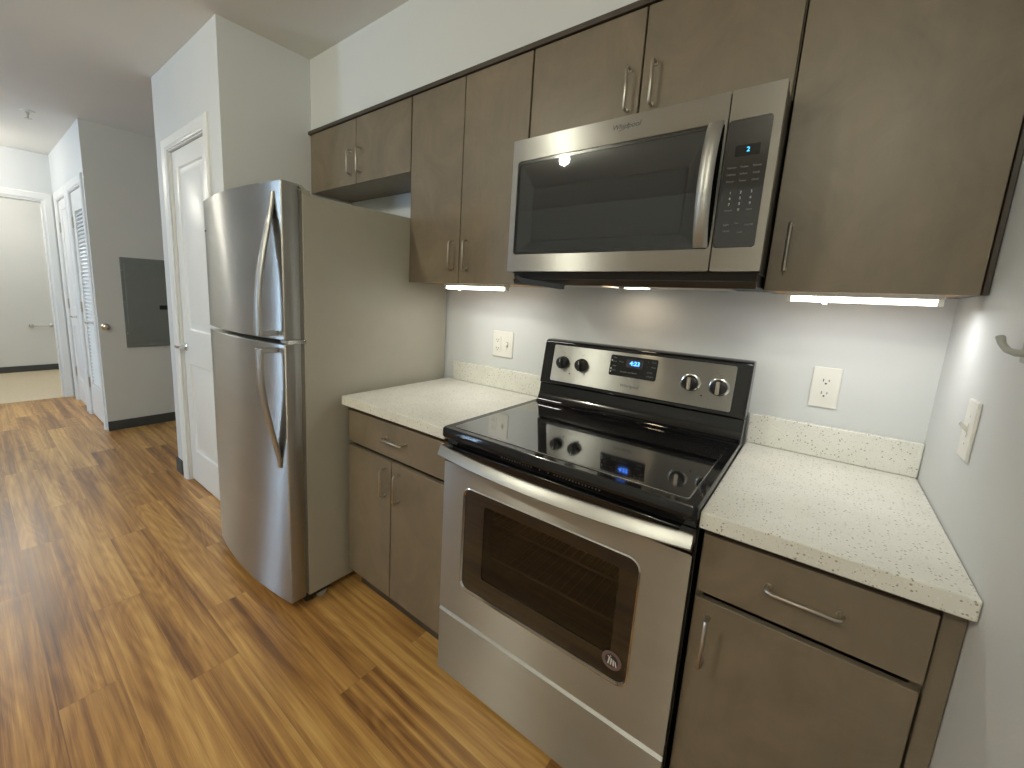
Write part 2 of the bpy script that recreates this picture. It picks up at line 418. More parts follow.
pd = thing('door_1', 'white two-panel pantry door left of the refrigerator', 'door', ((PX0+PX1)/2, -.735, 0), kind='structure')
bm = bmesh.new(); casing(bm, PX0+.012, PX1-.012, -.7455, PTOP-.012); obj('casing', bm, 'white', pd, smooth=True)
bm = bmesh.new(); box(bm, PX0+.001, PX0+.018, -.744, -.61, 0, PTOP-.001); box(bm, PX1-.018, PX1-.001, -.744, -.61, 0, PTOP-.001); box(bm, PX0+.018, PX1-.018, -.744, -.61, PTOP-.019, PTOP-.001)
obj('jamb', bm, 'white', pd)
bm = bmesh.new(); panel_leaf(bm, PX0+.021, PX1-.021, -.727, .012, PTOP-.023, [(-2.22, -1.815, .23, .83), (-2.22, -1.815, 1.05, 2.03)]); obj('leaf', bm, 'white', pd, smooth=True)
lever(pd, -2.265, -.727, .935, -.55)
for z in (.25, 1.05, 1.90): hinge(pd, PX1-.024, -.727, z)

for k, ((x0, x1), lv, lab) in enumerate(((D1, False, 'white two-panel closet door nearer the cased opening'), (D2, True, 'white louvered closet door next to the panel wall'))):
    d = thing('door_%d' % (k+2), lab, 'door', ((x0+x1)/2, -.89, 0), kind='structure')
    bm = bmesh.new(); casing(bm, x0+.012, x1-.012, -.906, DT-.012, .078); obj('casing', bm, 'white', d, smooth=True)
    bm = bmesh.new(); box(bm, x0+.001, x0+.016, -.905, -.80, 0, DT-.001); box(bm, x1-.016, x1-.001, -.905, -.80, 0, DT-.001); box(bm, x0+.016, x1-.016, -.905, -.80, DT-.017, DT-.001); obj('jamb', bm, 'white', d)
    bm = bmesh.new()
    a, b = x0+.019, x1-.019
    yl = -.898
    if lv:
        p = [(a+.11, b-.11, .33, 1.94)]
        panel_leaf(bm, a, b, yl, .012, DT-.02, p, louver=(.33, 1.94)); obj('leaf', bm, 'white', d)
        bm = bmesh.new(); z = .345
        while z < 1.93:
            v = [(yl+.004, z), (yl+.010, z-.006), (yl+.034, z+.024), (yl+.028, z+.030)]
            prism(bm, v, a+.11, b-.11, 'x'); z += .034
        obj('louver_slats', bm, 'white', d)
    else:
        panel_leaf(bm, a, b, yl, .012, DT-.02, [(a+.10, b-.10, .26, .84), (a+.10, b-.10, 1.03, 2.02)]); obj('leaf', bm, 'white', d, smooth=True)
    lever(d, b-.06, yl, .955, -1 if lv else -1)
    for z in (.33, 1.07, 1.85): hinge(d, a-.002, yl, z)
# cased opening on the end wall
bm = bmesh.new()
def ycase(bm, y0, y1, xw, top, wd=.078, th=.018):
    prof = [(0, 0), (0, th*.6), (.012, th), (wd-.014, th*.75), (wd-.006, th*.35), (wd, th*.3), (wd, 0)]
    loft(bm, [[(xw+h, y0-wd+o, 0) for o, h in prof], [(xw+h, y0-wd+o, top+wd-o) for o, h in prof], [(xw+h, y1+wd-o, top+wd-o) for o, h in prof], [(xw+h, y1+wd-o, 0) for o, h in prof]], True, True, True)
ycase(bm, OY0+.012, OY1-.004, -5.60, OT-.004)
box(bm, -5.719, -5.601, OY1-.016, OY1-.001, .003, OT-.001); box(bm, -5.719, -5.601, OY0+.001, OY0+.016, .003, OT-.001); box(bm, -5.719, -5.601, OY0+.016, OY1-.016, OT-.016, OT-.001)
structure('trim_2', bm, 'white', 'white casing around the opening at the end of the hall', 'door casing')

# ------------------------------------------------------------------ hall fittings
ep = thing('electrical_panel', 'grey metal electrical panel cover on the hall wall', 'electrical panel', (-3.888, -.525, .745))
bx('cover', 'panel', ep, -3.8895, -3.876, -.725, -.325, .745, 1.54, bevel=.002)
bm = bmesh.new(); box(bm, -3.876, -3.872, -.700, -.35, .80, 1.49); obj('door', bm, 'panel', ep, .0015)
bx('latch', 'satin', ep, -3.872, -3.864, -.462, -.385, 1.088, 1.126)
for y, z in ((-.713, 1.425), (-.712, .872), (-.34, 1.425), (-.34, .872), (-.713, 1.15)):
    bm = bmesh.new(); disc(bm, (-3.876, y, z), [(.005, 0), (.005, .003), (.003, .005)], 'x', 10); obj('screw', bm, 'chrome', ep)
bm = bmesh.new(); disc(bm, (-3.89, -.862, .936), [(.030, 0), (.030, .006), (.014, .012), (.014, .045), (.024, .050), (.024, .062), (.014, .068)], 'x', 20)
tag(obj('door_stop', bm, 'nickel', None, smooth=True), 'round grey wall door stop left of the electrical panel', 'door stop')
tb = thing('towel_bar', 'small metal towel bar on the far bright wall', 'towel bar', (-7.65, -.95, .645))
bm = bmesh.new(); tube(bm, [(-7.59, -1.04, .645), (-7.59, -.84, .645)], .008); obj('bar', bm, 'chrome', tb, smooth=True)
for y in (-1.04, -.84):
    bm = bmesh.new(); disc(bm, (-7.65, y, .645), [(.030, 0), (.028, .012), (.012, .02), (.012, .062), (.016, .072)], 'x', 18); obj('bracket', bm, 'chrome', tb, smooth=True)
sk = thing('fire_sprinkler', 'small metal fire sprinkler head on the hall ceiling', 'sprinkler', (-4.06, -1.17, CH))
bm = bmesh.new(); disc(bm, (-4.06, -1.17, CH), [(.045, 0), (.042, -.006), (.016, -.010)], 'z'); obj('escutcheon', bm, 'plastic', sk, smooth=True)
bm = bmesh.new(); disc(bm, (-4.06, -1.17, CH-.008), [(.012, 0), (.012, -.018), (.006, -.02), (.006, -.045), (.022, -.046), (.022, -.049)], 'z', 16)
for s in (-1, 1): tube(bm, [(-4.06+s*.012, -1.17, CH-.02), (-4.06+s*.016, -1.17, CH-.035), (-4.06, -1.17, CH-.052)], .0025, 6)
obj('deflector', bm, 'nickel', sk)

def globe(name, label, x, y, r):
    """bare glowing bulb on a short ceiling stem with a round canopy"""
    t = thing(name, label, 'ceiling lamp', (x, y, CH))
    bm = bmesh.new(); disc(bm, (x, y, CH), [(.065, 0), (.06, -.012), (.03, -.02), (.03, -.045)], 'z', 28); obj('canopy', bm, 'nickel', t, smooth=True)
globe('ceiling_lamp', 'small ceiling lamp holder of the kitchen nearer the hall', -.95, -2.5, .07)
globe('ceiling_lamp', 'unseen ceiling lamp holder behind the camera, added for warm fill light', .90, -2.9, .07)  # made-up fixture to go with the added fill light
globe('ceiling_lamp', 'small ceiling lamp holder of the hall', -5.1, -1.75, .07)
globe('ceiling_lamp', 'small ceiling lamp holder of the bathroom', -6.6, -1.5, .07)

# ------------------------------------------------------------------ cabinets
def pull(parent, c, length, vertical=True, off=.030, r=.0042):
    """bar pull with squared bends on a face looking to -Y"""
    x, y, z = c; h = length/2; bm = bmesh.new()
    pts = [(-h+.004, 0), (-h, off*.35), (-h+.003, off-.004), (-h+.010, off), (h-.010, off), (h-.003, off-.004), (h, off*.35), (h-.004, 0)]
    P = [(x, y-o, z+s) if vertical else (x+s, y-o, z) for s, o in pts]
    tube(bm, P, r, 8)
    for s in (-1, 1):
        e = (x, y, z+s*(h-.004)) if vertical else (x+s*(h-.004), y, z)
        disc(bm, e, [(.0058, 0), (.005, -.003)], 'y', 10)
    return obj('handle', bm, 'nickel', parent, smooth=True, origin=(x, y, z))
UF = -.280
def carcass(t, x0, x1, z0, z1, yb, yf, under='cab', m='cab'):
    bm = bmesh.new(); T = .016
    box(bm, x0, x0+T, yf, yb, z0, z1); box(bm, x1-T, x1, yf, yb, z0, z1); box(bm, x0+T, x1-T, yf, yb, z1-T, z1); box(bm, x0+T, x1-T, yb-.006, yb, z0, z1-T)
    obj('body', bm, m, t, .001)
    bm = bmesh.new(); box(bm, x0+T, x1-T, yf+.001, yb-.006, z0+.001, z0+.001+T); obj('bottom_panel', bm, under, t)
def wall_cab(label, x0, x1, z0, z1, doors, handles, hz, under='birch', filler=None):
    t = thing('wall_cabinet', label, 'cabinet', ((x0+x1)/2, 0, z0))
    carcass(t, x0, x1, z0, z1, -.002, UF+.019, under)
    if filler: bx('filler_strip', 'cabdark', t, filler[0], filler[1], UF+.006, -.002, z0, z1)
    for (a, b), hx in zip(doors, handles):
        bm = bmesh.new(); box(bm, a, b, UF, UF+.018, z0-.001, z1-.002)
        d = obj('door', bm, 'cab', t, .0015, origin=((a+b)/2, UF, z0))
        pull(d, (hx, UF, hz), .118)
    return t
wall_cab('short two-door brown wall cabinet above the refrigerator', -1.462, -.630, 1.893, UZ, [(-1.460, -1.048), (-1.044, -.632)], (-1.086, -1.006), 1.998, 'cab')
slab('trim_3', 'cab', 'narrow brown scribe strip between cabinet and tall wall', 'trim', -1.494, -1.4625, UF+.008, -.002, 1.893, UZ)
wall_cab('tall two-door brown wall cabinet between refrigerator cabinet and microwave', -.627, -.002, 1.400, UZ, [(-.625, -.316), (-.312, -.004)], (-.350, -.270), 1.513)
wall_cab('short two-door brown wall cabinet directly above the microwave', .001, .767, 1.868, UZ, [(.003, .383), (.388, .765)], (.350, .424), 1.985, 'cab')
wall_cab('wide single-door brown wall cabinet at the right end', .770, 1.150, 1.400, UZ, [(.772, 1.148)], (.808,), 1.508, 'birch', filler=(1.151, RX-.001))

BF = -.636
def base_cab(label, x0, x1, drawer, doors, dh, handles, filler=None):
    t = thing('base_cabinet', label, 'cabinet', ((x0+x1)/2, -.02, 0))
    carcass(t, x0, x1, .115, .874, -.003, BF+.020, 'cab')
    bx('toe_kick', 'cabdark', t, x0+.001, x1-.001, -.565, -.55, 0.0, .114, bevel=0)
    if filler: bx('filler_strip', 'cab', t, filler[0], filler[1], BF+.008, -.003, .0, .874)
    bm = bmesh.new(); box(bm, drawer[0], drawer[1], BF, BF+.018, .715, .853)
    d = obj('drawer', bm, 'cab', t, .0015, origin=((drawer[0]+drawer[1])/2, BF, .715)); pull(d, (dh, BF, .790), .118, False)
    for (a, b), hx in zip(doors, handles):
        bm = bmesh.new(); box(bm, a, b, BF, BF+.018, .112, .699)
        d = obj('door', bm, 'cab', t, .0015, origin=((a+b)/2, BF, .112)); pull(d, (hx, BF, .606), .118)
    return t
base_cab('brown base cabinet with two doors between refrigerator and range', -.592, -.006, (-.590, -.012), [(-.590, -.306), (-.302, -.012)], -.278, (-.338, -.258))
base_cab('brown base cabinet with one door at the right wall', .766, 1.132, (.770, 1.129), [(.770, 1.127)], .952, (.800,), filler=(1.1325, RX-.001))

# ------------------------------------------------------------------ counters
def counter(label, x0, x1):
    t = thing('countertop', label, 'countertop', ((x0+x1)/2, -.33, .875))
    bm = bmesh.new(); box(bm, x0, x1, -.665, -.001, .8755, .914); obj('slab', bm, 'quartz', t, .003)
    bm = bmesh.new(); box(bm, x0+(.0 if x0 > 0 else .040), x1, -.021, -.001, .9145, 1.012); obj('backsplash', bm, 'quartz', t, .003)
counter('speckled off-white quartz countertop left of the range', -.597, -.003)
counter('speckled off-white quartz countertop right of the range', .761, RX-.001)

# ------------------------------------------------------------------ under-cabinet lights
def strip(label, x0, x1):
    t = thing('under_cabinet_lamp', label, 'lamp', ((x0+x1)/2, -.235, 1.40))
    bx('housing', 'plastic', t, x0, x1, -.252, -.218, 1.389, 1.405, bevel=.002)
    bm = bmesh.new(); tube(bm, [(x0+.008, -.235, 1.382), (x1-.008, -.235, 1.382)], .007, 12); obj('tube', bm, 'tube', t, smooth=True)
    for s, x in ((1, x0), (-1, x1)): bx('end_cap', 'plastic', t, min(x, x+s*.010), max(x, x+s*.010), -.246, -.224, 1.374, 1.389)
    bx('switch', 'plastic', t, x0+.075, x0+.085, -.240, -.230, 1.370, 1.376, bevel=.001)
strip('short lit white strip lamp under the tall double-door wall cabinet', -.425, -.085)
strip('lit white strip lamp under the right end wall cabinet', .820, 1.105)

# ------------------------------------------------------------------ refrigerator
FX0, FX1 = -1.372, -.628
fr = thing('refrigerator', 'tall stainless top-freezer refrigerator with taupe side panels', 'refrigerator', ((FX0+FX1)/2, -.44, 0))
bm = bmesh.new(); box(bm, FX0, FX1, -.806, -.012, .045, 1.690); obj('body', bm, 'grey', fr, .004)
def door_front(bulge, n=22, x0=FX0+.002, x1=FX1, ye=-.884):
    pts = []
    for i in range(n+1):
        s = i/n; x = x1+(x0-x1)*s
        pts.append((x, ye-bulge*(1-(2*s-1)**2)))
    return pts
def fdoor(name, z0, z1):
    f = door_front(.036); bm = bmesh.new()
    pts = [(FX1, -.820)]+[(FX1, -.878)]+[(FX1-.003, -.884)]+f[1:-1]+[(FX0+.005, -.884), (FX0+.002, -.878), (FX0+.002, -.820)]
    prism(bm, pts, z0, z1, 'z')
    return obj(name, bm, 'steelv', fr, .003, origin=((FX0+FX1)/2, -.85, z0))
fz = fdoor('freezer_door', 1.152, 1.722); fd = fdoor('refrigerator_door', .048, 1.136)
bx('gasket', 'gasket', fr, FX0+.015, FX1-.0015, -.820, -.806, .06, 1.70, bevel=0)
bx('kick_grille', 'satin', fr, FX0+.01, FX1-.012, -.815, -.78, .012, .050)
bm = bmesh.new(); box(bm, FX1-.10, FX1-.004, -.862, -.77, 1.690, 1.706); prism(bm, [(-.875, 1.722), (-.80, 1.722), (-.76, 1.691), (-.83, 1.7205)], FX1-.07, FX1-.012, 'x'); obj('hinge_cover', bm, 'grey', fr, .003)
bm = bmesh.new(); box(bm, FX1-.05, FX1+.004, -.876, -.80, 1.1365, 1.1515); disc(bm, (FX1-.008, -.862, 1.130), [(.008, 0), (.008, .028)], 'z', 12); obj('center_hinge', bm, 'chrome', fr, .001)
def fhandle(door, zt, zb, flip):
    """swooping flat strap: merges with the door at the far end, stands off next to the split"""
    bm = bmesh.new(); loops = []; n = 18
    for i in range(n+1):
        s = i/n                                 # 0 far end, 1 near the split
        z = zt+(zb-zt)*s
        off = .004+.068*math.sin(min(1, s*1.15)*math.pi/2)**1.35
        yb = -.893; y = yb-off
        w2 = .013+.010*s; th = .010+.006*s
        xc = -.676-.004*s
        loops.append([(xc-w2, y+th, z), (xc-w2, y+.003, z), (xc-w2*.6, y-.002, z), (xc+w2*.6, y-.002, z), (xc+w2, y+.003, z), (xc+w2, y+th, z)])
    loft(bm, loops, True, True, True)
    zc = zb+(.018 if zb < zt else -.018)
    y1 = -.893-.060; box(bm, -.692, -.664, y1, -.886, min(zb, zc), max(zb, zc))
    obj('handle', bm, 'handle', door, .002, smooth=True, origin=(-.68, -.90, zt))
fhandle(fz, 1.685, 1.168, False); fhandle(fd, .64, 1.122, True)
bm = bmesh.new(); tube(bm, [(FX1-.035, -.742, .027), (FX1-.008, -.742, .027)], .025, 16); obj('roller', bm, 'hook', fr, smooth=True)
bx('roller_bracket', 'satin', fr, FX1-.05, FX1-.006, -.79, -.70, .028, .046)
text('badge', 'Whirlpool', .010, (-1.325, -.8955, 1.586), 'ink', fz, rot=(R90, 0, -.165))

# ------------------------------------------------------------------ microwave
mw = thing('microwave', 'stainless over-the-range microwave with black glass door', 'microwave', (.40, 0, 1.405))
MX0, MX1, MF, MZ0, MZ1 = .026, .769, -.405, 1.440, 1.864
bx('body', 'satin', mw, MX0+.004, MX1-.002, -.375, -.003, MZ0-.004, MZ1-.004)
# door: stainless frame with rounded window
WO = rrect(.046, .6565, 1.496, 1.797, .012)
bm = bmesh.new(); dx1 = .6575
outer = rrect(MX0, dx1, MZ0, MZ1, .004)
inner = rrect(.047, .652, 1.496, 1.797, .010)
ring_y(bm, outer, inner, MF, MF+.028)
dr = obj('door', bm, 'steel', mw, .0012, origin=(.34, MF, MZ0))
bm = bmesh.new(); ring_y(bm, rrect(.0475, .6515, 1.4965, 1.7965, .0095), rrect(.053, .612, 1.506, 1.788, .008), MF+.0035, MF+.012)
# right hand part of the dark surround behind the handle
obj('glass_border', bm, 'cooktop', dr)
bm = bmesh.new()
A = rrect(.053, .612, 1.506, 1.788, .008); B = rrect(.098, .575, 1.540, 1.712, .006)
loft(bm, [[(p[0], MF+.010, p[1]) for p in A], [(p[0], MF+.026, p[1]) for p in B]])
C1 = rrect(.101, .572, 1.543, 1.709, .005); loft(bm, [[(p[0], MF+.026, p[1]) for p in B], [(p[0], MF+.022, p[1]) for p in C1]])
obj('inner_bezel', bm, 'mwinner', dr)
bm = bmesh.new(); bm.faces.new([bm.verts.new((p[0], MF+.0235, p[1])) for p in rrect(.099, .574, 1.541, 1.711, .005)]); obj('door_screen', bm, 'mwscreen', dr)
bm = bmesh.new(); bm.faces.new([bm.verts.new((p[0], MF+.0030, p[1])) for p in rrect(.048, .6512, 1.497, 1.796, .009)]); obj('window_glass', bm, 'mwglass', dr)
# handle: wide bowed strap
bm = bmesh.new(); loops = []
for i in range(17):
    s = i/16; z = 1.499+(1.800-1.499)*s; bow = .040*math.sin(math.pi*s)**.7
    y = MF-.004-bow
    loops.append([(.617, y+.010, z), (.616, y+.002, z), (.620, y-.002, z), (.632, y-.005, z), (.646, y-.002, z), (.650, y+.002, z), (.649, y+.010, z)])
loft(bm, loops, True, True, True); obj('handle', bm, 'handle', dr, smooth=True)
# control panel
cp = None
bm = bmesh.new(); ring_y(bm, rrect(.6605, MX1, MZ0, MZ1, .004), rrect(.6610, .751, 1.497, 1.796, .008), MF, MF+.028)
cp = obj('control_panel', bm, 'steel', mw, .0010, origin=(.71, MF, MZ0))
bm = bmesh.new(); prism(bm, rrect(.6612, .7505, 1.4975, 1.7955, .0078), MF+.0015, MF+.012, 'y'); obj('touch_glass', bm, 'cooktop', cp)
bm = bmesh.new(); prism(bm, rrect(.682, .733, 1.712, 1.737, .002), MF+.0009, MF+.003, 'y'); obj('clock_display', bm, 'black', cp)
text('clock_digit', '2', .015, (.709, MF+.0005, 1.725), 'cyan', cp, depth=.0003)
K = MF+.0012
for r, row in enumerate((('Popcorn', 'Potato', 'Reheat'), ('Defrost', 'Soften', 'Cook'), ('Power', 'Timer', 'Clock'))):
    for c, s in enumerate(row): text('key_legend', s, .0062, (.680+.026*c, K, 1.687-.016*r), 'greyink', cp, depth=.0002)
for r, row in enumerate(('123', '456', '789')):
    for c, s in enumerate(row): text('key_legend', s, .0085, (.684+.022*c, K, 1.628-.0135*r), 'paleink', cp, depth=.0002)
text('key_legend', '0', .0085, (.706, K, 1.5875), 'paleink', cp, depth=.0002)
for s, x, z in (('Cancel', .684, 1.587), ('Start', .728, 1.587), ('Light', .684, 1.553), ('Fan', .706, 1.556), ('Add 30', .732, 1.551), ('Hood', .686, 1.538), ('Lock', .716, 1.534)):
    text('key_legend', s, .0062, (x, K, z), 'greyink', cp, depth=.0002)
text('lettering', 'Whirlpool', .019, (.404, MF-.0003, 1.8375), 'ink', dr, shear=.25)
bm = bmesh.new(); tube(bm, [(.384, MF-.0004, 1.827), (.396, MF-.0006, 1.829), (.407, MF-.0006, 1.835), (.412, MF-.0004, 1.841), (.408, MF-.0003, 1.844)], .0006, 6); obj('logo_swoosh', bm, 'ink', dr)
# underside
bm = bmesh.new(); prism(bm, [(-.378, 1.438), (-.03, 1.438), (-.03, 1.404), (-.352, 1.404), (-.372, 1.412)], MX0+.012, MX1-.006, 'x'); obj('vent_base', bm, 'satin', mw, .001)
bm = bmesh.new(); prism(bm, [(-.384, 1.416), (-.373, 1.418), (-.366, 1.402), (-.374, 1.398)], MX0+.012, MX1-.004, 'x'); obj('base_rail', bm, 'darkchrome', mw, .001)
for x in (.22, .58):
    bm = bmesh.new(); prism(bm, rrect(x-.11, x+.11, -.30, -.14, .01), 1.400, 1.4035, 'z'); obj('grease_filter', bm, 'nickel', mw)
bm = bmesh.new(); prism(bm, rrect(.34, .42, -.125, -.085, .006), 1.4005, 1.4038, 'z'); obj('cooktop_lamp', bm, 'lampglow', mw)
bm = bmesh.new(); prism(bm, [(.060, 1.420), (.066, 1.428), (.082, 1.420), (.246, 1.398), (.244, 1.384), (.228, 1.384), (.080, 1.402)], -.396, -.386, 'y')
o = obj('damper_bracket', bm, 'satin', mw, .001, label='dark bracket hanging at the left of the underside')

# ------------------------------------------------------------------ range
RW0, RW1 = .002, .758
rg = thing('range', 'stainless electric range with black glass cooktop and raised backguard', 'stove', (.38, -.34, 0))
bm = bmesh.new(); T = .02
box(bm, RW0, RW0+T, -.630, -.03, .03, .900); box(bm, RW1-T, RW1, -.630, -.03, .03, .900); box(bm, RW0+T, RW1-T, -.05, -.03, .03, .900)
box(bm, RW0+T, RW1-T, -.615, -.05, .03, .26); box(bm, RW0+T, RW1-T, -.615, -.05, .80, .900)
obj('body', bm, 'satin', rg, .001)
# oven cavity
bm = bmesh.new(); x0, x1, z0, z1 = .085, .675, .30, .775
loft(bm, [[(p[0], y, p[1]) for p in rrect(x0, x1, z0, z1, .02)] for y in (-.614, -.12)], True, False, True)
cav = obj('oven_cavity', bm, 'ovenin', rg)
for z in (.50, .62):
    bm = bmesh.new()
    for y in (-.60, -.14): tube(bm, [(.09, y, z), (.67, y, z)], .004, 6)
    for i in range(22): x = .11+i*.0257; tube(bm, [(x, -.60, z+.003), (x, -.14, z+.003)], .0011, 5)
    obj('rack', bm, 'rack', cav)
# door
bm = bmesh.new(); DF = -.664
OUT = rrect(RW0+.002, RW1-.002, .270, .806, .006)
IN = rrect(.094, .651, .385, .742, .028)
ring_y(bm, OUT, IN, DF, DF+.045)
od = obj('oven_door', bm, 'steel', rg, .0015, origin=(.38, DF, .27))
bm = bmesh.new(); I2 = rrect(.098, .647, .389, .738, .025)
loft(bm, [[(p[0], DF-.0015, p[1]) for p in rrect(.090, .655, .381, .746, .032)], [(p[0], DF-.003, p[1]) for p in IN], [(p[0], DF+.006, p[1]) for p in I2], [(p[0], DF+.004, p[1]) for p in rrect(.0945, .6505, .3855, .7415, .0275)]])
obj('window_bezel', bm, 'chrome', od, smooth=True)
bm = bmesh.new(); I3 = rrect(.175, .604, .452, .702, .012); ring_y(bm, rrect(.096, .649, .387, .740, .026), I3, DF+.004, DF+.010); obj('glass_border', bm, 'cooktop', od)
bm = bmesh.new(); loft(bm, [[(p[0], DF+.010, p[1]) for p in I3], [(p[0], DF+.036, p[1]) for p in rrect(.190, .598, .468, .698, .010)]]); obj('window_liner', bm, 'mwinner', od)
bm = bmesh.new(); bm.faces.new([bm.verts.new((p[0], DF+.006, p[1])) for p in I3]); obj('window_glass', bm, 'glass', od)
bx('top_trim', 'black', od, RW0+.003, RW1-.003, DF+.002, DF+.045, .8065, .862, bevel=.004)
# handle bar: gently bowed wide strap
bm = bmesh.new(); loops = []
for i in range(25):
    s = i/24; x = RW0+.001+(RW1-RW0-.002)*s; b = -.700-.038*(1-(2*s-1)**2)
    loops.append([(x, b+.014, .834), (x, b+.003, .833), (x, b-.001, .838), (x, b+.010, .862), (x, b+.015, .866), (x, b+.024, .864)])
loft(bm, loops, True, True, True)
for x in (RW0+.001, RW1-.031): box(bm, x, x+.030, -.688, -.660, .838, .866)
obj('handle', bm, 'handle', od, smooth=True)
# sticker
bm = bmesh.new(); disc(bm, (.610, DF+.0035, .440), [(.026, 0), (.026, -.0006)], 'y', 28); st = obj('sticker', bm, 'ink', od, label='round sticker at the lower right of the window')
bm = bmesh.new(); ring_y(bm, [(.610+.0245*math.cos(a*.26), .440+.0245*math.sin(a*.26)) for a in range(24)], [(.610+.0185*math.cos(a*.26), .440+.0185*math.sin(a*.26)) for a in range(24)], DF+.0022, DF+.0027); obj('sticker_ring', bm, 'red', st)
bm = bmesh.new(); disc(bm, (.610, DF+.0027, .440), [(.0165, 0), (.0165, -.0004)], 'y', 24); obj('sticker_field', bm, 'slot', st)
bm = bmesh.new()
for k in range(4): prism(bm, [(.600+k*.007, .428), (.6035+k*.007, .428), (.6065+k*.005, .447-.002*k), (.603+k*.005, .450-.002*k)], DF+.0018, DF+.0022, 'y')
for k, (x, z) in enumerate(((.601, .449), (.607, .452), (.604, .443))): disc(bm, (x, DF+.0022, z), [(.0016, 0), (.0016, -.0004)], 'y', 8)
obj('sticker_stripes', bm, 'plastic', st)
# drawer
bm = bmesh.new(); prism(bm, [(-.664, .020), (-.630, .014), (-.625, .262), (-.656, .262), (-.664, .254)], RW0+.002, RW1-.002, 'x')
dw = obj('storage_drawer', bm, 'steel', rg, .0015)
bm = bmesh.new(); prism(bm, [(-.666, .257), (-.664, .256), (-.655, .2645), (-.660, .2655)], RW0+.002, RW1-.002, 'x'); obj('drawer_lip', bm, 'chrome', dw)
bx('toe_panel', 'dark', rg, RW0+.02, RW1-.02, -.60, -.57, 0, .03, bevel=0)
# vent strip under the cooktop
vt = bx('vent_trim', 'black', rg, RW0+.004, RW1-.004, -.655, -.63, .866, .892, bevel=.002)
for k in range(34):
    if k in (12, 13, 15, 16, 18): continue
    x = .225+k*.0092; bm = bmesh.new(); box(bm, x, x+.0032, -.6562, -.6548, .877, .881); obj('vent_slot', bm, 'greyink', vt)
# cooktop
bm = bmesh.new()
O = rrect(RW0-.001, RW1+.001, -.684, -.070, .012, 4); I = rrect(.030, .733, -.652, -.150, .010, 4)
def zl(P, z): return [(p[0], p[1], z) for p in P]
O2 = rrect(RW0+.003, RW1-.003, -.680, -.074, .012, 4)
loft(bm, [zl(O2, .893), zl(O, .897), zl(O, .921), zl(O2, .927), zl(I, .9255)], True, True, True)
ct = obj('cooktop_frame', bm, 'black', rg, smooth=True)
bm = bmesh.new(); loft(bm, [zl(rrect(.030, .733, -.652, -.150, .010, 4), .9256), zl(rrect(.030, .733, -.652, -.150, .010, 4), .9272), zl(rrect(.0325, .7305, -.6495, -.1525, .009, 4), .9274)]); obj('glass_edge', bm, 'chrome', ct)
bm = bmesh.new(); loft(bm, [zl(rrect(.0325, .7305, -.6495, -.1525, .009, 4), .9258), zl(rrect(.0325, .7305, -.6495, -.1525, .009, 4), .9276)], True, True, True); obj('glass_surface', bm, 'cooktop', ct)
# backguard: lower concave riser, housing, stainless fascia
bm = bmesh.new()
prism(bm, [(-.134, .9275), (-.124, .932), (-.114, .944), (-.104, .965), (-.098, 1.003), (-.03, 1.003), (-.03, .9275)], .017, RW1-.001, 'x'); obj('backguard_riser', bm, 'black', rg, .002, smooth=True)
bm = bmesh.new(); BGP = [(-.112, 1.006), (-.030, 1.002), (-.022, 1.186), (-.068, 1.186), (-.082, 1.181)]
prism(bm, BGP, .019, RW1, 'x'); bg = obj('backguard', bm, 'black', rg, .005)
bx('backguard_spine', 'panel', rg, RW0+.020, RW1-.001, -.028, -.022, .93, 1.18)
# tilted fascia: y as a function of z on the front plane
sl = (-.082+.112)/(1.181-1.006)
def by(z, o=0): return -.112+(z-1.006)*sl-o
tilt = math.atan(sl)
def tilted(bm, pts, o0, o1): loft(bm, [[(p[0], by(p[1], o0), p[1]) for p in pts], [(p[0], by(p[1], o1), p[1]) for p in pts]], True, True, True)
bm = bmesh.new(); tilted(bm, rrect(.067, .716, 1.022, 1.168, .006), .0005, .003); fa = obj('fascia', bm, 'steel', bg, .0008)
def knob(x, z, silver):
    yk = by(z, .003); k = thing('k', None, None, (0, 0, 0)); bpy.data.objects.remove(k)
    bm = bmesh.new(); disc(bm, (x, yk, z), [(.031, 0), (.031, -.003), (.028, -.005)] if silver else [(.025, 0), (.025, -.003), (.023, -.004)], 'y', 28)
    sk_ = obj('knob', bm, 'chrome' if silver else 'satin', bg, smooth=True, origin=(x, yk, z))
    bm = bmesh.new(); disc(bm, (x, yk-.004, z), [(.025, 0), (.0235, -.016), (.021, -.019), (.0185, -.020)], 'y', 28)
    obj('knob_skirt', bm, 'satin', sk_, smooth=True)
    bm = bmesh.new(); prism(bm, rrect(x-.0055, x+.0055, z-.021, z+.021, .004, 3), yk-.033, yk-.022, 'y'); obj('knob_grip', bm, 'nickel' if silver else 'satin', sk_, .001)
    bm = bmesh.new(); box(bm, x-.001, x+.001, yk-.0335, yk-.0325, z+.004, z+.018); obj('pointer', bm, 'paleink', sk_)
    for dx, dz, s in ((0, .037, 'OFF'), (-.010, .043, 'Hi'), (.030, -.030, 'Lo')):
        text('knob_legend', s, .0055, (x+dx, by(z+dz, .0032), z+dz), 'greyink', bg, rot=(R90-tilt, 0, 0), depth=.0002)
for x, z, s in ((.116, 1.101, 0), (.197, 1.101, 0), (.590, 1.097, 1), (.675, 1.095, 1)): knob(x, z, s)
bm = bmesh.new(); tilted(bm, rrect(.308, .478, 1.081, 1.157, .006), .002, .0045); dp = obj('display_panel', bm, 'black', bg, .0008)
bm = bmesh.new(); tilted(bm, rrect(.368, .428, 1.117, 1.147, .002), .0046, .0050); obj('clock_window', bm, 'slot', dp)
text('clock_digits', '4:23', .021, (.399, by(1.132, .0052), 1.132), 'blue', dp, rot=(R90-tilt, 0, 0), depth=.0003, bold=.0006)
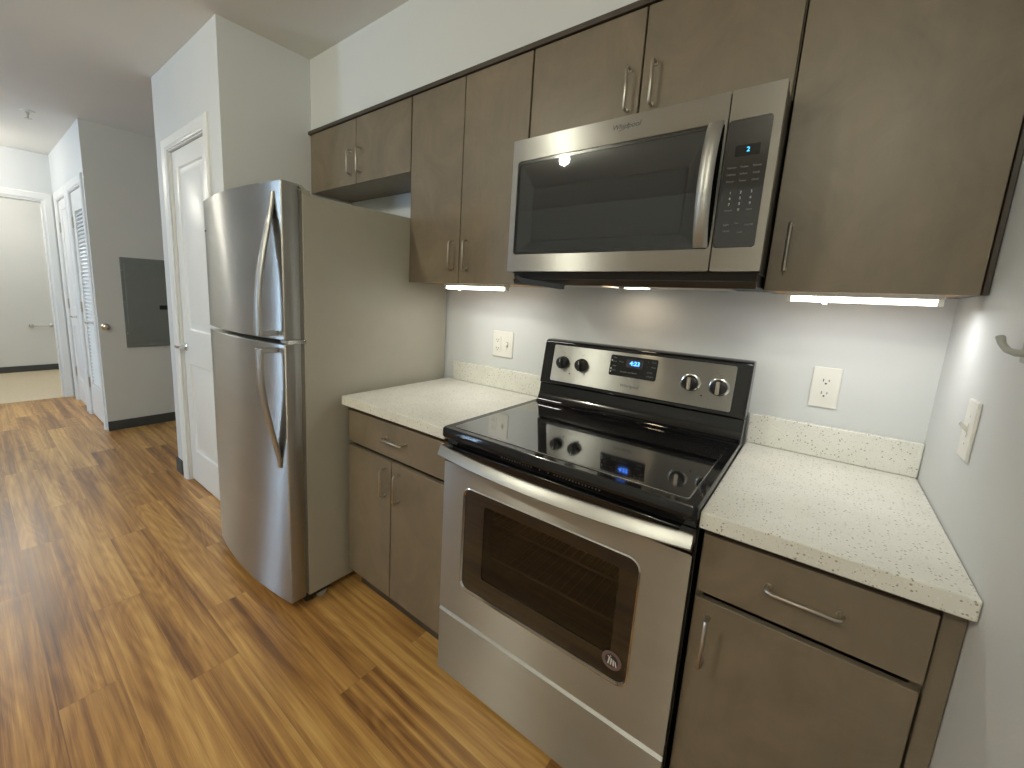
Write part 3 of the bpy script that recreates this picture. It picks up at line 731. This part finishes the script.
for x, z, s in ((.325, 1.147, 'Bake'), (.325, 1.133, 'Broil'), (.325, 1.117, 'Keep'), (.325, 1.101, 'Clean'), (.350, 1.134, 'Warm'), (.445, 1.145, '+'), (.465, 1.145, 'Timer'), (.445, 1.128, '-'), (.465, 1.128, 'Clock'), (.455, 1.108, 'START'), (.458, 1.094, 'CANCEL'), (.380, 1.098, 'FROZEN  FAVORITES')):
    text('key_legend', s, .0065, (x, by(z, .0048), z), 'greyink', dp, rot=(R90-tilt, 0, 0), depth=.0002)
bm = bmesh.new()
for z in (1.136, 1.106, 1.095): box(bm, .312, .316, by(z, .0052), by(z, .0040), z-.003, z+.003)
obj('indicator_marks', bm, 'paleink', dp)
text('lettering', 'Whirlpool', .0165, (.391, by(1.049, .0033), 1.049), 'ink', bg, rot=(R90-tilt, 0, 0), depth=.0002)
for x in (.150, .628):
    bm = bmesh.new(); disc(bm, (x, by(1.060, .003), 1.060), [(.0028, 0), (.0028, -.001)], 'y', 10); obj('indicator_light', bm, 'slot', bg)

# ------------------------------------------------------------------ wall plates
def receptacle(parent, x, z, wall_y):
    bm = bmesh.new(); prism(bm, rrect(x-.017, x+.017, z-.0135, z+.0135, .012, 6), wall_y-.0075, wall_y-.005, 'y'); r = obj('receptacle', bm, 'plastic', parent)
    bm = bmesh.new(); box(bm, x-.0075, x-.0055, wall_y-.0079, wall_y-.0073, z-.001, z+.007); box(bm, x+.0055, x+.0075, wall_y-.0079, wall_y-.0073, z, z+.006)
    disc(bm, (x, wall_y-.0073, z-.0065), [(.0026, 0), (.0026, -.0006)], 'y', 10); obj('slots', bm, 'slot', r)
def screw(parent, c, axis='y', s=-1):
    bm = bmesh.new(); disc(bm, c, [(.0032, 0), (.0028, s*.0012)], axis, 10); obj('screw', bm, 'plastic', parent)
t = thing('outlet', 'white duplex outlet plate above the right countertop', 'outlet', (.936, 0, 1.065))
bm = bmesh.new(); prism(bm, rrect(.902, .969, 1.066, 1.188, .004), -.006, 0, 'y'); obj('plate', bm, 'plastic', t, .002)
receptacle(t, .9355, 1.146, 0); receptacle(t, .9355, 1.108, 0); screw(t, (.9355, -.006, 1.127))
t = thing('outlet', 'wide white plate with outlet and small switch above the left countertop', 'outlet', (-.257, 0, 1.062))
bm = bmesh.new(); prism(bm, rrect(-.316, -.200, 1.067, 1.190, .004), -.006, 0, 'y'); obj('plate', bm, 'plastic', t, .002)
bm = bmesh.new(); prism(bm, rrect(-.302, -.268, 1.094, 1.164, .003), -.0085, -.0055, 'y'); rc = obj('receptacle', bm, 'plastic', t, .001)
bm = bmesh.new()
for z in (1.148, 1.108):
    box(bm, -.2925, -.2905, -.0092, -.0084, z-.003, z+.004); box(bm, -.2805, -.2785, -.0092, -.0084, z-.003, z+.004); disc(bm, (-.2855, -.0084, z-.008), [(.0024, 0), (.0024, -.0006)], 'y', 8)
obj('slots', bm, 'slot', rc)
bm = bmesh.new(); box(bm, -.236, -.226, -.0072, -.0055, 1.117, 1.141); tg = obj('switch_slot', bm, 'hook', t)
bm = bmesh.new(); prism(bm, [(-.007, 1.127), (-.020, 1.119), (-.021, 1.124), (-.008, 1.136)], -.2345, -.2275, 'x'); obj('toggle', bm, 'plastic', t, .0008)
for z in (1.170, 1.088): screw(t, (-.231, -.006, z))
t = thing('light_switch', 'white toggle light switch on the right wall', 'light switch', (RX, -.375, 1.07))
bm = bmesh.new(); prism(bm, rrect(-.415, -.345, 1.073, 1.192, .004), RX-.006, RX, 'x'); obj('plate', bm, 'plastic', t, .002)
bm = bmesh.new(); box(bm, RX-.0072, RX-.0055, -.386, -.375, 1.118, 1.146); obj('switch_slot', bm, 'plastic', t)
bm = bmesh.new(); prism(bm, [(RX-.007, 1.126), (RX-.007, 1.138), (RX-.018, 1.148), (RX-.020, 1.142)], -.384, -.377, 'y'); obj('toggle', bm, 'plastic', t, .0008)
for z in (1.160, 1.104): screw(t, (RX-.006, -.3805, z), 'x')
t = thing('wall_hook', 'grey metal coat hook on the right wall beside the switch', 'hook', (RX, -.575, 1.30))
bm = bmesh.new(); prism(bm, rrect(-.610, -.566, 1.285, 1.385, .006), RX-.007, RX, 'x'); obj('mounting_plate', bm, 'hook', t, .002)
bm = bmesh.new(); tube(bm, [(RX-.005, -.590, 1.302), (RX-.014, -.582, 1.300), (RX-.021, -.566, 1.303), (RX-.025, -.552, 1.312), (RX-.027, -.543, 1.323)], .006, 10, rs=[.006, .0055, .005, .005, .006]); obj('prong', bm, 'hook', t, smooth=True)
